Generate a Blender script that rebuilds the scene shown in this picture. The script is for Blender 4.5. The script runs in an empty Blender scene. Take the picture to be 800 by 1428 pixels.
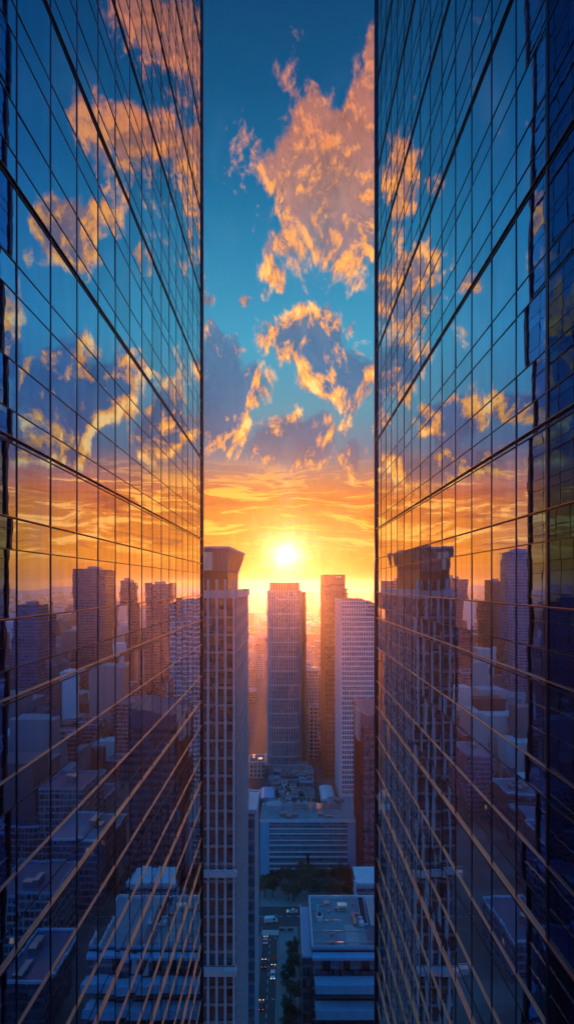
import bpy, math, random
from mathutils import Vector, noise
R = math.radians
rnd = random.Random(7)
scene = bpy.context.scene
col = scene.collection
CAMH = 150.0                      # eye height above the street
SUN_EL, SUN_AZ = R(3.2), R(-0.2)

# ------------------------------------------------------------------ helpers
class MB:
    """collects boxes, prisms and quads, then links them as ONE mesh object"""
    def __init__(s): s.v, s.f, s.smooth = [], [], False
    def quad(s, a, b, c, d):
        n = len(s.v); s.v += [tuple(a), tuple(b), tuple(c), tuple(d)]; s.f.append((n, n+1, n+2, n+3)); return s
    def box(s, x0, x1, y0, y1, z0, z1):
        n = len(s.v)
        s.v += [(x0,y0,z0),(x1,y0,z0),(x1,y1,z0),(x0,y1,z0),(x0,y0,z1),(x1,y0,z1),(x1,y1,z1),(x0,y1,z1)]
        for q in ((3,2,1,0),(4,5,6,7),(0,1,5,4),(1,2,6,5),(2,3,7,6),(3,0,4,7)): s.f.append(tuple(n+i for i in q))
        return s
    def prism(s, pts, z0, z1, top=None):
        """extrude a counter-clockwise plan; top = plan at z1 (same count) for a flare"""
        n = len(s.v); k = len(pts); top = top or pts
        s.v += [(p[0],p[1],z0) for p in pts] + [(p[0],p[1],z1) for p in top]
        s.f.append(tuple(n+i for i in reversed(range(k)))); s.f.append(tuple(n+k+i for i in range(k)))
        for i in range(k):
            j = (i+1) % k; s.f.append((n+i, n+j, n+k+j, n+k+i))
        return s
    def slab_xz(s, pts, y0, y1):
        """extrude an outline drawn in x,z along y"""
        n = len(s.v); k = len(pts)
        s.v += [(p[0],y0,p[1]) for p in pts] + [(p[0],y1,p[1]) for p in pts]
        s.f.append(tuple(n+i for i in range(k))); s.f.append(tuple(n+k+i for i in reversed(range(k))))
        for i in range(k):
            j = (i+1) % k; s.f.append((n+j, n+i, n+k+i, n+k+j))
        return s
    def slab_yz(s, pts, x0, x1):
        n = len(s.v); k = len(pts)
        s.v += [(x0,p[0],p[1]) for p in pts] + [(x1,p[0],p[1]) for p in pts]
        s.f.append(tuple(n+i for i in reversed(range(k)))); s.f.append(tuple(n+k+i for i in range(k)))
        for i in range(k):
            j = (i+1) % k; s.f.append((n+i, n+j, n+k+j, n+k+i))
        return s
    def tube(s, a, b, r0, r1=None, k=8):
        a, b = Vector(a), Vector(b); r1 = r0 if r1 is None else r1
        d = (b-a).normalized(); u = d.orthogonal().normalized(); w = d.cross(u); n = len(s.v)
        for c, r in ((a, r0), (b, r1)):
            for i in range(k):
                t = 2*math.pi*i/k; s.v.append(tuple(c + u*r*math.cos(t) + w*r*math.sin(t)))
        for i in range(k):
            j = (i+1) % k; s.f.append((n+i, n+j, n+k+j, n+k+i))
        s.f.append(tuple(n+i for i in reversed(range(k)))); s.f.append(tuple(n+k+i for i in range(k)))
        return s
    def mesh(s, name, mat):
        m = bpy.data.meshes.new(name); m.from_pydata(s.v, [], s.f)
        if mat: m.materials.append(mat)
        m.update(); return m
    def build(s, name, mat, parent=None, loc=None):
        o = bpy.data.objects.new(name, s.mesh(name, mat)); col.objects.link(o)
        if parent: o.parent = parent
        if loc: o.location = loc
        return o

def tag(o, label=None, cat=None, group=None, kind=None):
    if label: o['label'] = label
    if cat: o['category'] = cat
    if group: o['group'] = group
    if kind: o['kind'] = kind
    return o
def thing(name, label, cat, loc=(0,0,0), rz=0, group=None):
    o = bpy.data.objects.new(name, None); col.objects.link(o); o.empty_display_size = .5
    o.location = loc; o.rotation_euler = (0,0,rz); return tag(o, label, cat, group)
def link_copy(mesh, name, parent, loc=(0,0,0), rz=0):
    o = bpy.data.objects.new(name, mesh); col.objects.link(o); o.parent = parent
    o.location = loc; o.rotation_euler = (0,0,rz); return o
def copy_tree(src, loc, rz=0, label=None, scale=None):
    r = src.copy(); col.objects.link(r); r.location = loc; r.rotation_euler = (0,0,rz)
    if label: r['label'] = label
    if scale: r.scale = (scale,)*3
    for ch in list(src.children):
        c = ch.copy(); col.objects.link(c); c.parent = r
        for g in list(ch.children):
            d = g.copy(); col.objects.link(d); d.parent = c
    return r

# ------------------------------------------------------------------ node expressions
class E:
    nt = None
    def __init__(s, sock): s.s = sock
    @staticmethod
    def n(op, *a, clamp=False):
        nd = E.nt.nodes.new('ShaderNodeMath'); nd.operation = op; nd.use_clamp = clamp
        for i, x in enumerate(a):
            if isinstance(x, E): E.nt.links.new(x.s, nd.inputs[i])
            else: nd.inputs[i].default_value = x
        return E(nd.outputs[0])
    def __add__(s, o): return E.n('ADD', s, o)
    __radd__ = __add__
    def __sub__(s, o): return E.n('SUBTRACT', s, o)
    def __rsub__(s, o): return E.n('SUBTRACT', o, s)
    def __mul__(s, o): return E.n('MULTIPLY', s, o)
    __rmul__ = __mul__
    def __truediv__(s, o): return E.n('DIVIDE', s, o)
def mx(a, b): return E.n('MAXIMUM', a, b)
def mn(a, b): return E.n('MINIMUM', a, b)
def sat(a): return E.n('ADD', a, 0.0, clamp=True)
def exp(a): return E.n('EXPONENT', a)
def sstep(x, lo, hi):
    nd = E.nt.nodes.new('ShaderNodeMapRange'); nd.interpolation_type = 'SMOOTHSTEP'
    E.nt.links.new(x.s, nd.inputs[0]); nd.inputs[1].default_value = lo; nd.inputs[2].default_value = hi
    return E(nd.outputs[0])
def vec(x, y, z=0.0):
    nd = E.nt.nodes.new('ShaderNodeCombineXYZ')
    for i, a in enumerate((x, y, z)):
        if isinstance(a, E): E.nt.links.new(a.s, nd.inputs[i])
        else: nd.inputs[i].default_value = a
    return nd.outputs[0]
def nz(v, scale=1.0, detail=5.0, rough=.55, dist=0.0):
    nd = E.nt.nodes.new('ShaderNodeTexNoise'); nd.inputs['Scale'].default_value = scale
    nd.inputs['Detail'].default_value = detail; nd.inputs['Roughness'].default_value = rough; nd.inputs['Distortion'].default_value = dist
    if v is not None: E.nt.links.new(v, nd.inputs['Vector'])
    return E(nd.outputs[0])
def ramp(x, stops):
    nd = E.nt.nodes.new('ShaderNodeValToRGB'); cr = nd.color_ramp
    while len(cr.elements) < len(stops): cr.elements.new(.5)
    for e, (p, c) in zip(cr.elements, stops): e.position = p; e.color = (*c, 1)
    E.nt.links.new(x.s, nd.inputs[0]); return nd.outputs[0]
def mixc(f, a, b, mode='MIX'):
    nd = E.nt.nodes.new('ShaderNodeMix'); nd.data_type = 'RGBA'; nd.blend_type = mode; nd.clamp_factor = True
    for k, x in ((0, f), (6, a), (7, b)):
        if isinstance(x, E): E.nt.links.new(x.s, nd.inputs[k])
        elif isinstance(x, bpy.types.NodeSocket): E.nt.links.new(x, nd.inputs[k])
        else: nd.inputs[k].default_value = (*x, 1) if isinstance(x, tuple) else x
    return nd.outputs[2]
def sep(v):
    nd = E.nt.nodes.new('ShaderNodeSeparateXYZ'); E.nt.links.new(v, nd.inputs[0]); return [E(o) for o in nd.outputs]

# ------------------------------------------------------------------ world: dusk sky with lit clouds
world = bpy.data.worlds.new("World"); scene.world = world; world.use_nodes = True
E.nt = nt = world.node_tree; nt.nodes.clear()
tc = nt.nodes.new('ShaderNodeTexCoord')
X, Y, Z = sep(tc.outputs['Generated'])
hyp = E.n('SQRT', X*X + Y*Y + 1e-5)
U = E.n('ARCTAN2', X, Y) * 750.0          # bearing from the sun, 750 per radian
V = Z / hyp * 750.0                       # tangent of the elevation, same unit
base = ramp(sat((V + 100.0) / 1500.0), [
    (0.0, (.45,.16,.05)), (.067, (.85,.24,.03)), (.093, (1.0,.29,.015)), (.12, (.88,.25,.02)), (.147, (.74,.17,.03)),
    (.166, (.46,.20,.14)), (.19, (.13,.21,.33)), (.23, (.075,.32,.46)), (.29, (.040,.36,.57)), (.36, (.020,.26,.48)), (.44, (.006,.155,.35)),
    (.53, (.002,.092,.245)), (.61, (.002,.066,.19)), (.72, (.010,.12,.32)), (1.0, (.012,.36,1.0))])  # last stop raised to a bright blue overhead, as fill on the city
# low gold streaks near the horizon
wob = nz(vec(U/160.0, V/90.0, 3.1), 1.0, 3.0)
st = nz(vec(U/120.0, (V + wob*40.0)/15.0, .7), 1.0, 9.0, .66, .9)
st_zone = sstep(V, 14.0, 62.0) * (1.0 - sstep(V, 112.0, 185.0))
c = mixc(sstep(st, .50, .60)*st_zone, base, (1.45,.60,.08))
c = mixc((1.0 - sstep(st, .36, .47))*st_zone*.85, c, (.48,.11,.035))
boost = sstep(E.n('ABSOLUTE', U), 120.0, 300.0)*(1.0 - sstep(V, 120.0, 190.0))*.75 + 1.0  # horizon brightened off to the sides to strengthen its reflection in the glass
c = mixc(1.0, c, vec(boost, boost*.55 + .45, boost), 'MULTIPLY')
# cloud masses: (u, v, half-width, half-height, weight)
BL = [(62,565,85,140,1.15),(30,655,45,55,.6),(95,500,50,70,.7),(5,478,32,28,.7),(118,735,14,38,.8),(-10,415,14,16,.55),
      (25,345,60,44,1.1),(95,285,40,52,.95),(-42,275,30,40,.75),(-75,330,18,34,.55),(-112,392,14,12,.6),(-35,405,20,20,.5),(88,355,16,18,.6),(38,290,34,34,.85),(-20,430,26,22,.6),(-60,395,18,16,.7),(100,415,18,18,.55),
      (5,200,88,42,.98),(95,180,52,36,.65),(-100,262,42,88,1.15),
      (180,770,70,62,1.0),(200,600,75,50,1.0),(290,460,52,58,.95),(195,440,20,34,.6),(372,290,36,80,.95),(262,260,85,75,1.0),(170,225,60,70,.9),(330,170,110,30,.75),
      (-155,545,28,62,.8),(-160,400,48,62,.95),(-205,535,20,24,.6),(-252,395,16,18,.6),(-145,295,50,55,.9),(-225,215,60,40,.9),(-310,225,70,30,.85),(-240,160,140,32,.7),
      (520,430,120,90,.9),(-520,420,120,90,.9),(640,200,140,60,.8),(-640,230,140,60,.8)]
blob = None
for (u, v, a, b, w) in BL:
    q = (U - float(u)) * (1.0/a); r = (V - float(v)) * (1.0/b)
    g = exp((q*q + r*r) * -1.0) * w
    blob = g if blob is None else mx(blob, g)
def cl_noise(du, dv):
    p, q = U + du, V + dv
    w1 = nz(vec(p/95.0, q/110.0, 5.0), 1.0, 2.0)
    a = nz(vec((p + w1*40.0)/50.0, q/92.0, w1*.6), 1.0, 9.0, .62, .35)
    return a
n0 = cl_noise(0.0, 0.0)
fine = nz(vec(U/15.0, V/30.0, n0*1.5), 1.0, 6.0, .65, .8)
n1 = cl_noise(U * -.02, -15.0)            # the same field a step toward the sun
dens = blob + (n0 - .5)*2.15 + (fine - .5)*.34
cover = sstep(dens, .30, .62)
dark = None
for (u, v, a, b) in ((-98,285,50,105),(5,205,60,34),(95,215,45,30),(330,235,70,30),(-235,185,120,26),(120,640,30,50),(-20,610,25,70)):
    q = (U - float(u)) * (1.0/a); r = (V - float(v)) * (1.0/b)
    g = exp((q*q + r*r) * -1.0); dark = g if dark is None else mx(dark, g)
lit = sat((n0 - n1)*4.6 + .42 + (.70 - dens)*.50 + (fine - .5)*1.0 - dark*.38)
hi = sstep(V, 330.0, 520.0)
shade = ramp(sat(V/800.0), [(0.0,(.70,.22,.08)), (.15,(.40,.13,.09)), (.20,(.20,.13,.19)), (.25,(.09,.14,.27)), (.32,(.045,.16,.33)), (.42,(.055,.18,.35)), (.5,(.14,.18,.29)), (.68,(.40,.21,.19)), (.8,(.42,.17,.14)), (1.0,(.36,.15,.13))])
glow = ramp(sat(V/800.0), [(0.0,(1.2,.6,.12)), (.2,(1.4,.52,.06)), (.42,(1.3,.50,.10)), (.6,(1.25,.46,.10)), (.7,(1.2,.45,.12)), (.8,(.92,.31,.14)), (1.0,(.76,.25,.14))])
tone = sat((n1 - .5)*1.6 + (fine - .5)*.9 + .5)
shade = mixc(1.0, shade, ramp(tone, [(0,(.55,.60,.70)), (.5,(1,1,1)), (1,(1.55,1.35,1.25))]), 'MULTIPLY')
glow = mixc(1.0, glow, ramp(tone, [(0,(.80,.66,.70)), (.5,(1,1,1)), (1,(1.12,1.18,1.2))]), 'MULTIPLY')
cloud = mixc(sstep(lit, .22, .80), shade, glow)
rim = sat(sstep(lit, .66, 1.0) * (1.0 - sstep(V, 320.0, 560.0)))
cloud = mixc(rim*.85, cloud, (1.5,.88,.32))
c = mixc(cover * sstep(V, 90.0, 150.0), c, cloud)
# soft veil of thin cloud so the open sky is not flat
veil = nz(vec(U/120.0, V/200.0, 9.0), 1.0, 7.0, .6, .5)
c = mixc(sstep(veil, .52, .8)*.22*(1.0 - sstep(V, 500.0, 800.0)), c, (.30,.42,.50))
# glow round the sun
sd = Vector((math.sin(SUN_AZ)*math.cos(SUN_EL), math.cos(SUN_AZ)*math.cos(SUN_EL), math.sin(SUN_EL)))
su, sv = 750*SUN_AZ, 750*math.tan(SUN_EL)
du, dv = U - su, V - sv
ang = E.n('SQRT', du*du + dv*dv) * (1.0 + (fine - .5)*.9 + (st - .5)*.8)
c = mixc(exp(ang * (-1/42.0)) * .9, c, (1.4,.66,.08))
c = mixc(exp(ang * (-1/20.0)), c, (1.8,1.30,.50))
c = mixc(exp(ang * (-1/9.0)), c, (4.0,3.8,3.2))
# fade the warm horizon with bearing, and put blue fill light behind
c = mixc(sstep(E.n('ABSOLUTE', U), 300.0, 1300.0)*.8, c, ramp(sat((V + 100.0)/1500.0), [(0.0,(.16,.09,.12)), (.1,(.34,.17,.18)), (.2,(.12,.17,.28)), (.5,(.006,.10,.21)), (.72, (.010,.12,.32)), (1.0, (.012,.36,1.0))]))
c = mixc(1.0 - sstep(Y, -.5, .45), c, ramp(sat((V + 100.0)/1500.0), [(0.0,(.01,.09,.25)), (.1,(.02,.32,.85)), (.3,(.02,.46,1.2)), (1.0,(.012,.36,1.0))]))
sky = nt.nodes.new('ShaderNodeTexSky'); sky.sky_type = 'NISHITA'; sky.sun_disc = False
sky.sun_elevation = SUN_EL; sky.sun_rotation = SUN_AZ; sky.dust_density = 2.0
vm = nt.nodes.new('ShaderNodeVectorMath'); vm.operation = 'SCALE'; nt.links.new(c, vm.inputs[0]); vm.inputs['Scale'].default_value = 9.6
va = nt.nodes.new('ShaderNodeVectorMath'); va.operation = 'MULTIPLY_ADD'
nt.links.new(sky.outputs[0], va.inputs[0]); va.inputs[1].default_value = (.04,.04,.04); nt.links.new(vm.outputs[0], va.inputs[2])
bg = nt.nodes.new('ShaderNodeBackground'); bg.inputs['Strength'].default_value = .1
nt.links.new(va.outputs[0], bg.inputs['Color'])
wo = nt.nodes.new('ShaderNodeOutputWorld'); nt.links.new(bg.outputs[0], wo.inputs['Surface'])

sl = bpy.data.lights.new('sun', 'SUN'); sl.energy = 4.8; sl.angle = R(.5); sl.color = (1.0,.27,.075)
so = bpy.data.objects.new('sun', sl); col.objects.link(so)
so.rotation_euler = (-sd).to_track_quat('-Z', 'Y').to_euler(); so.location = (0, 200, 260)

# ------------------------------------------------------------------ materials
def new_mat(name):
    m = bpy.data.materials.new(name); m.use_nodes = True; E.nt = m.node_tree; m.node_tree.nodes.clear()
    out = m.node_tree.nodes.new('ShaderNodeOutputMaterial'); return m, out
def principled(out, **kw):
    b = E.nt.nodes.new('ShaderNodeBsdfPrincipled')
    for k, v in kw.items():
        s = b.inputs[k.replace('_', ' ')]
        if isinstance(v, E): E.nt.links.new(v.s, s)
        elif isinstance(v, bpy.types.NodeSocket): E.nt.links.new(v, s)
        else: s.default_value = (*v, 1) if isinstance(v, tuple) else v
    E.nt.links.new(b.outputs[0], out.inputs['Surface']); return b
def gpos():
    return E.nt.nodes.new('ShaderNodeNewGeometry').outputs['Position']
def bump(h, strength, dist, b):
    n = E.nt.nodes.new('ShaderNodeBump'); n.inputs['Strength'].default_value = strength; n.inputs['Distance'].default_value = dist
    E.nt.links.new(h.s, n.inputs['Height']); E.nt.links.new(n.outputs[0], b.inputs['Normal'])

def mat_plain(name, colr, rough=.6, metal=0.0, var=.25, scale=.4, dirt=0.0):
    m, out = new_mat(name)
    p = gpos(); a = nz(p, scale, 5.0); x, y, z = sep(p)
    streak = nz(vec(x*2.2, y*2.2, z*.08), 1.0, 4.0)
    f = (a - .5)*var*2.0 + (streak - .5)*dirt*2.0
    dk = tuple(v*.45 for v in colr); lt = tuple(min(1, v*1.35) for v in colr)
    c = mixc(sat(f + .5), dk, lt)
    b = principled(out, Base_Color=c, Roughness=sat((a - .5)*.3 + rough), Metallic=metal)
    return m

def mat_mirror(name, lo=(.24,.46,.84), hi=(.95,.94,.95)):
    """coated curtain-wall glass: reflects nearly everything, with a blue tint; panes are slightly wavy"""
    m, out = new_mat(name)
    p = gpos(); g = E.nt.nodes.new('ShaderNodeBsdfGlossy'); g.inputs['Roughness'].default_value = .012
    lw = E.nt.nodes.new('ShaderNodeLayerWeight'); lw.inputs['Blend'].default_value = .5
    fc = E(lw.outputs['Facing'])
    x, y, z = sep(p)
    w = nz(vec(x, y*.55, z*.45), 1.0, 3.0) 
    bn = E.nt.nodes.new('ShaderNodeBump'); bn.inputs['Strength'].default_value = .35; bn.inputs['Distance'].default_value = .007
    E.nt.links.new(w.s, bn.inputs['Height']); E.nt.links.new(bn.outputs[0], g.inputs['Normal'])
    gr = nz(vec(x, y*1.3, z*.25), 1.3, 5.0)
    oi = E.nt.nodes.new('ShaderNodeNewGeometry')
    pane = E(oi.outputs['Random Per Island'])
    c = mixc(sstep(fc, .45, .90), lo, hi)
    k = sat(gr*.30 + pane*.20 + .68)
    c = mixc(1.0, c, vec(k, k, k), 'MULTIPLY')
    E.nt.links.new(c, g.inputs['Color'])
    d = E.nt.nodes.new('ShaderNodeBsdfDiffuse'); d.inputs['Color'].default_value = (.006,.016,.035,1)
    ms = E.nt.nodes.new('ShaderNodeMixShader'); ms.inputs[0].default_value = .92
    E.nt.links.new(d.outputs[0], ms.inputs[1]); E.nt.links.new(g.outputs[0], ms.inputs[2])
    E.nt.links.new(ms.outputs[0], out.inputs['Surface']); return m

def mat_windows(name, frame, glass, cw=2.6, ch=3.6, lit=.004, fw=.22):
    """small-scale glazing: cells with their own tone, between slim frames"""
    m, out = new_mat(name)
    p = gpos(); x, y, z = sep(p)
    nrm = sep(E.nt.nodes.new('ShaderNodeNewGeometry').outputs['Normal'])
    h = E.n('ADD', x*E.n('ABSOLUTE', nrm[1]), y*E.n('ABSOLUTE', nrm[0]))
    hu, vv = h/cw, z/ch
    fu, fv = E.n('FRACT', hu), E.n('FRACT', vv)
    win = E.n('GREATER_THAN', fu, fw)*E.n('GREATER_THAN', fv, .30)*(1.0 - E.n('GREATER_THAN', E.n('ABSOLUTE', nrm[2]), .5))
    wn = E.nt.nodes.new('ShaderNodeTexWhiteNoise'); wn.noise_dimensions = '3D'
    E.nt.links.new(vec(E.n('FLOOR', hu), E.n('FLOOR', vv), E.n('ROUND', nrm[0])*3.0 + 1.5), wn.inputs['Vector'])
    rv = E(wn.outputs['Value'])
    gcol = mixc(rv, tuple(g*.4 for g in glass), tuple(g*1.8 for g in glass))
    a = nz(p, .25, 5.0)
    fcol = mixc(a, tuple(f*.55 for f in frame), tuple(min(1, f*1.3) for f in frame))
    blind = E.n('GREATER_THAN', fv, E.n('FRACT', rv*7.31)*1.6 + .35)*E.n('GREATER_THAN', E.n('FRACT', rv*13.7), .62)
    gcol = mixc(blind*.55, gcol, (.22,.24,.27))
    plant = E.n('LESS_THAN', E.n('MODULO', E.n('FLOOR', vv) + 3.0, 13.0), .5)
    louv = E.n('GREATER_THAN', E.n('FRACT', z*2.2), .5)
    gcol = mixc(plant*.85, gcol, mixc(louv, (.03,.035,.045), (.12,.13,.15)))
    c = mixc(win, fcol, gcol)
    principled(out, Base_Color=c, Roughness=sat(.75 - win*.62 + blind*win*.1), Specular_IOR_Level=.6,
               Emission_Color=(1.0,.62,.28), Emission_Strength=win*E.n('GREATER_THAN', rv, 1.0 - lit)*.25, IOR=1.9)
    return m

M = {}
M['mirror'] = mat_mirror('mirror_glass')
M['darkened'] = mat_mirror('dark_reflection_glass', (.10,.20,.36), (.14,.26,.42))  # near right panes coloured dark in place of the opposite tower's reflection
M['mullion'] = mat_plain('dark_anodised_metal', (.035,.045,.07), .35, .8, .2, 1.5)
M['copper'] = mat_plain('copper_fin', (1.0,.50,.34), .42, 1.0, .15, 2.0)
M['dark_wall'] = mat_windows('dark_tower_sides', (.05,.06,.08), (.02,.04,.08), 2.3, 3.85)
M['white_stone'] = mat_plain('pale_stone', (.44,.50,.58), .6, 0, .25, .3, .25)
M['white_panel'] = mat_plain('white_cladding', (.50,.56,.64), .5, 0, .25, .25, .25)
M['steel_fin'] = mat_plain('pale_metal_fin', (.60,.64,.70), .32, .4, .2, .4, .1)
M['concrete'] = mat_plain('concrete', (.26,.30,.35), .8, 0, .35, .25, .3)
M['slate'] = mat_plain('slate_cladding', (.035,.075,.13), .5, 0, .3, .2, .2)
M['roof'] = mat_plain('roof_membrane', (.11,.17,.22), .85, 0, .4, .15)
M['gravel_roof'] = mat_plain('teal_roof', (.10,.21,.26), .8, 0, .4, .35)
M['rust'] = mat_plain('brown_cladding', (.24,.11,.06), .55, 0, .3, .2, .2)
M['dark_glass'] = mat_windows('window_glass', (.04,.06,.09), (.012,.034,.070), 1.4, 3.6, 0.0, .10)
M['blue_glass'] = mat_windows('blue_window_glass', (.09,.17,.24), (.025,.075,.14), 1.2, 3.2, .003, .08)
M['brown_glass'] = mat_windows('brown_tower_glass', (.13,.07,.05), (.03,.02,.02), 1.7, 3.7, .003, .25)
M['asphalt'] = mat_plain('asphalt', (.055,.058,.065), .8, 0, .3, .5)
M['paving'] = mat_plain('paving', (.20,.21,.22), .85, 0, .3, .6)
M['paint'] = mat_plain('road_paint', (.75,.75,.72), .6, 0, .2, 2.0)
M['bark'] = mat_plain('bark', (.06,.045,.035), .9, 0, .3, 4.0)
M['steel'] = mat_plain('galvanised_steel', (.35,.37,.4), .35, .9, .3, 1.5)
M['vent'] = mat_plain('cream_vent_box', (.72,.66,.52), .55, 0, .2, 1.2)
M['rubber'] = mat_plain('rubber', (.015,.015,.016), .8)
M['car_glass'] = mat_plain('car_glass', (.01,.013,.018), .08)
def mat_emit(name, colr, st):
    m, out = new_mat(name)
    principled(out, Base_Color=colr, Roughness=.3, Emission_Color=colr, Emission_Strength=st); return m
M['head'] = mat_emit('lit_headlamp', (1.0,.74,.42), 2.2)
M['tail'] = mat_emit('lit_tail_lamp', (1.0,.12,.04), 1.4)
def mat_leaf(name, a, b):
    m, out = new_mat(name)
    rv = E(E.nt.nodes.new('ShaderNodeNewGeometry').outputs['Random Per Island'])
    n = nz(gpos(), .6, 3.0)
    principled(out, Base_Color=mixc(sat(rv*.6 + n*.6 - .1), a, b), Roughness=.6); return m
M['leaf'] = mat_leaf('foliage', (.010,.028,.018), (.04,.08,.05))
def mat_ground():
    m, out = new_mat('city_ground')
    p = gpos(); x, y, z = sep(p)
    br = E.nt.nodes.new('ShaderNodeTexBrick'); br.inputs['Scale'].default_value = .012; br.inputs['Mortar Size'].default_value = .06
    br.inputs['Color1'].default_value = (.10,.10,.10,1); br.inputs['Color2'].default_value = (.17,.16,.15,1); br.inputs['Mortar'].default_value = (.05,.05,.055,1)
    E.nt.links.new(p, br.inputs['Vector'])
    v = E.nt.nodes.new('ShaderNodeTexVoronoi'); v.inputs['Scale'].default_value = .06; E.nt.links.new(p, v.inputs['Vector'])
    c = mixc(.45, br.outputs['Color'], ramp(E(v.outputs['Color']), [(0,(.03,.045,.03)), (.5,(.11,.11,.11)), (1,(.24,.22,.2))]))
    principled(out, Base_Color=mixc(nz(p, .03, 6.0), c, (.07,.075,.08)), Roughness=.85); return m
M['ground'] = mat_ground()
def mat_far():
    m, out = new_mat('far_city_blocks')
    rv = E(E.nt.nodes.new('ShaderNodeNewGeometry').outputs['Random Per Island'])
    principled(out, Base_Color=ramp(rv, [(0,(.03,.03,.04)), (.4,(.14,.13,.14)), (.75,(.40,.38,.36)), (1,(.75,.72,.68))]), Roughness=.7); return m
M['far'] = mat_far()
def car_paint(name, c): return mat_plain(name, c, .25, .2, .08, 1.0)

# ------------------------------------------------------------------ haze: one body of smoky evening air over the city
HAZE = dict(L=5900.0, top=172.0)
def mat_haze():
    m, out = new_mat('evening_haze')
    s = E.nt.nodes.new('ShaderNodeVolumeScatter'); s.inputs['Color'].default_value = (1.0,.82,.80,1)
    s.inputs['Density'].default_value = 1.0/HAZE['L']; s.inputs['Anisotropy'].default_value = .82
    E.nt.links.new(s.outputs[0], out.inputs['Volume']); return m
hz = MB().box(-2500, 2500, -400, 4200, -20, HAZE['top']).build('haze', mat_haze())
tag(hz, 'thin orange evening haze lying over the whole city', 'haze', kind='stuff')

# ------------------------------------------------------------------ ground, streets
g = MB().quad((-9000,-600,0),(9000,-600,0),(9000,16000,0),(-9000,16000,0)).build('ground', M['ground']); tag(g, kind='structure')
def sheet(name, x0, x1, y0, y1, z, mat):
    return tag(MB().quad((x0,y0,z),(x1,y0,z),(x1,y1,z),(x0,y1,z)).build(name, mat), kind='structure')
sheet('street', -11.2, -3.8, 40, 236, .02, M['asphalt'])
sheet('cross_street', -120, 140, 236, 250, .02, M['asphalt'])
sheet('back_street', -150, 150, 336, 350, .02, M['asphalt'])
sheet('avenue', -30, -16, 250, 1500, .016, M['asphalt'])
tag(MB().box(-3.8, 4.2, 60, 235.6, 0, .13).build('pavement', M['paving']), kind='structure')
tag(MB().box(-16, -11.2, 158, 235.6, 0, .13).build('pavement', M['paving']), kind='structure')
tag(MB().box(-13, 30, 250.4, 275, 0, .13).build('plaza', M['paving']), kind='structure')
mk = MB()
for k in range(48): mk.quad((-7.58, 42+k*4, .03),(-7.42, 42+k*4, .03),(-7.42, 44+k*4, .03),(-7.58, 44+k*4, .03))
for k in range(60): mk.quad((-118+k*4.2, 242.9, .03),(-116+k*4.2, 242.9, .03),(-116+k*4.2, 243.1, .03),(-118+k*4.2, 243.1, .03))
for k in range(9): mk.quad((-10.9+k*.8, 230, .03),(-10.5+k*.8, 230, .03),(-10.5+k*.8, 233.4, .03),(-10.9+k*.8, 233.4, .03))
for x in (-10.95, -4.15): mk.quad((x, 42, .03),(x+.12, 42, .03),(x+.12, 228, .03),(x, 228, .03))
tag(mk.build('road_marking', M['paint']), kind='structure')

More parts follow.
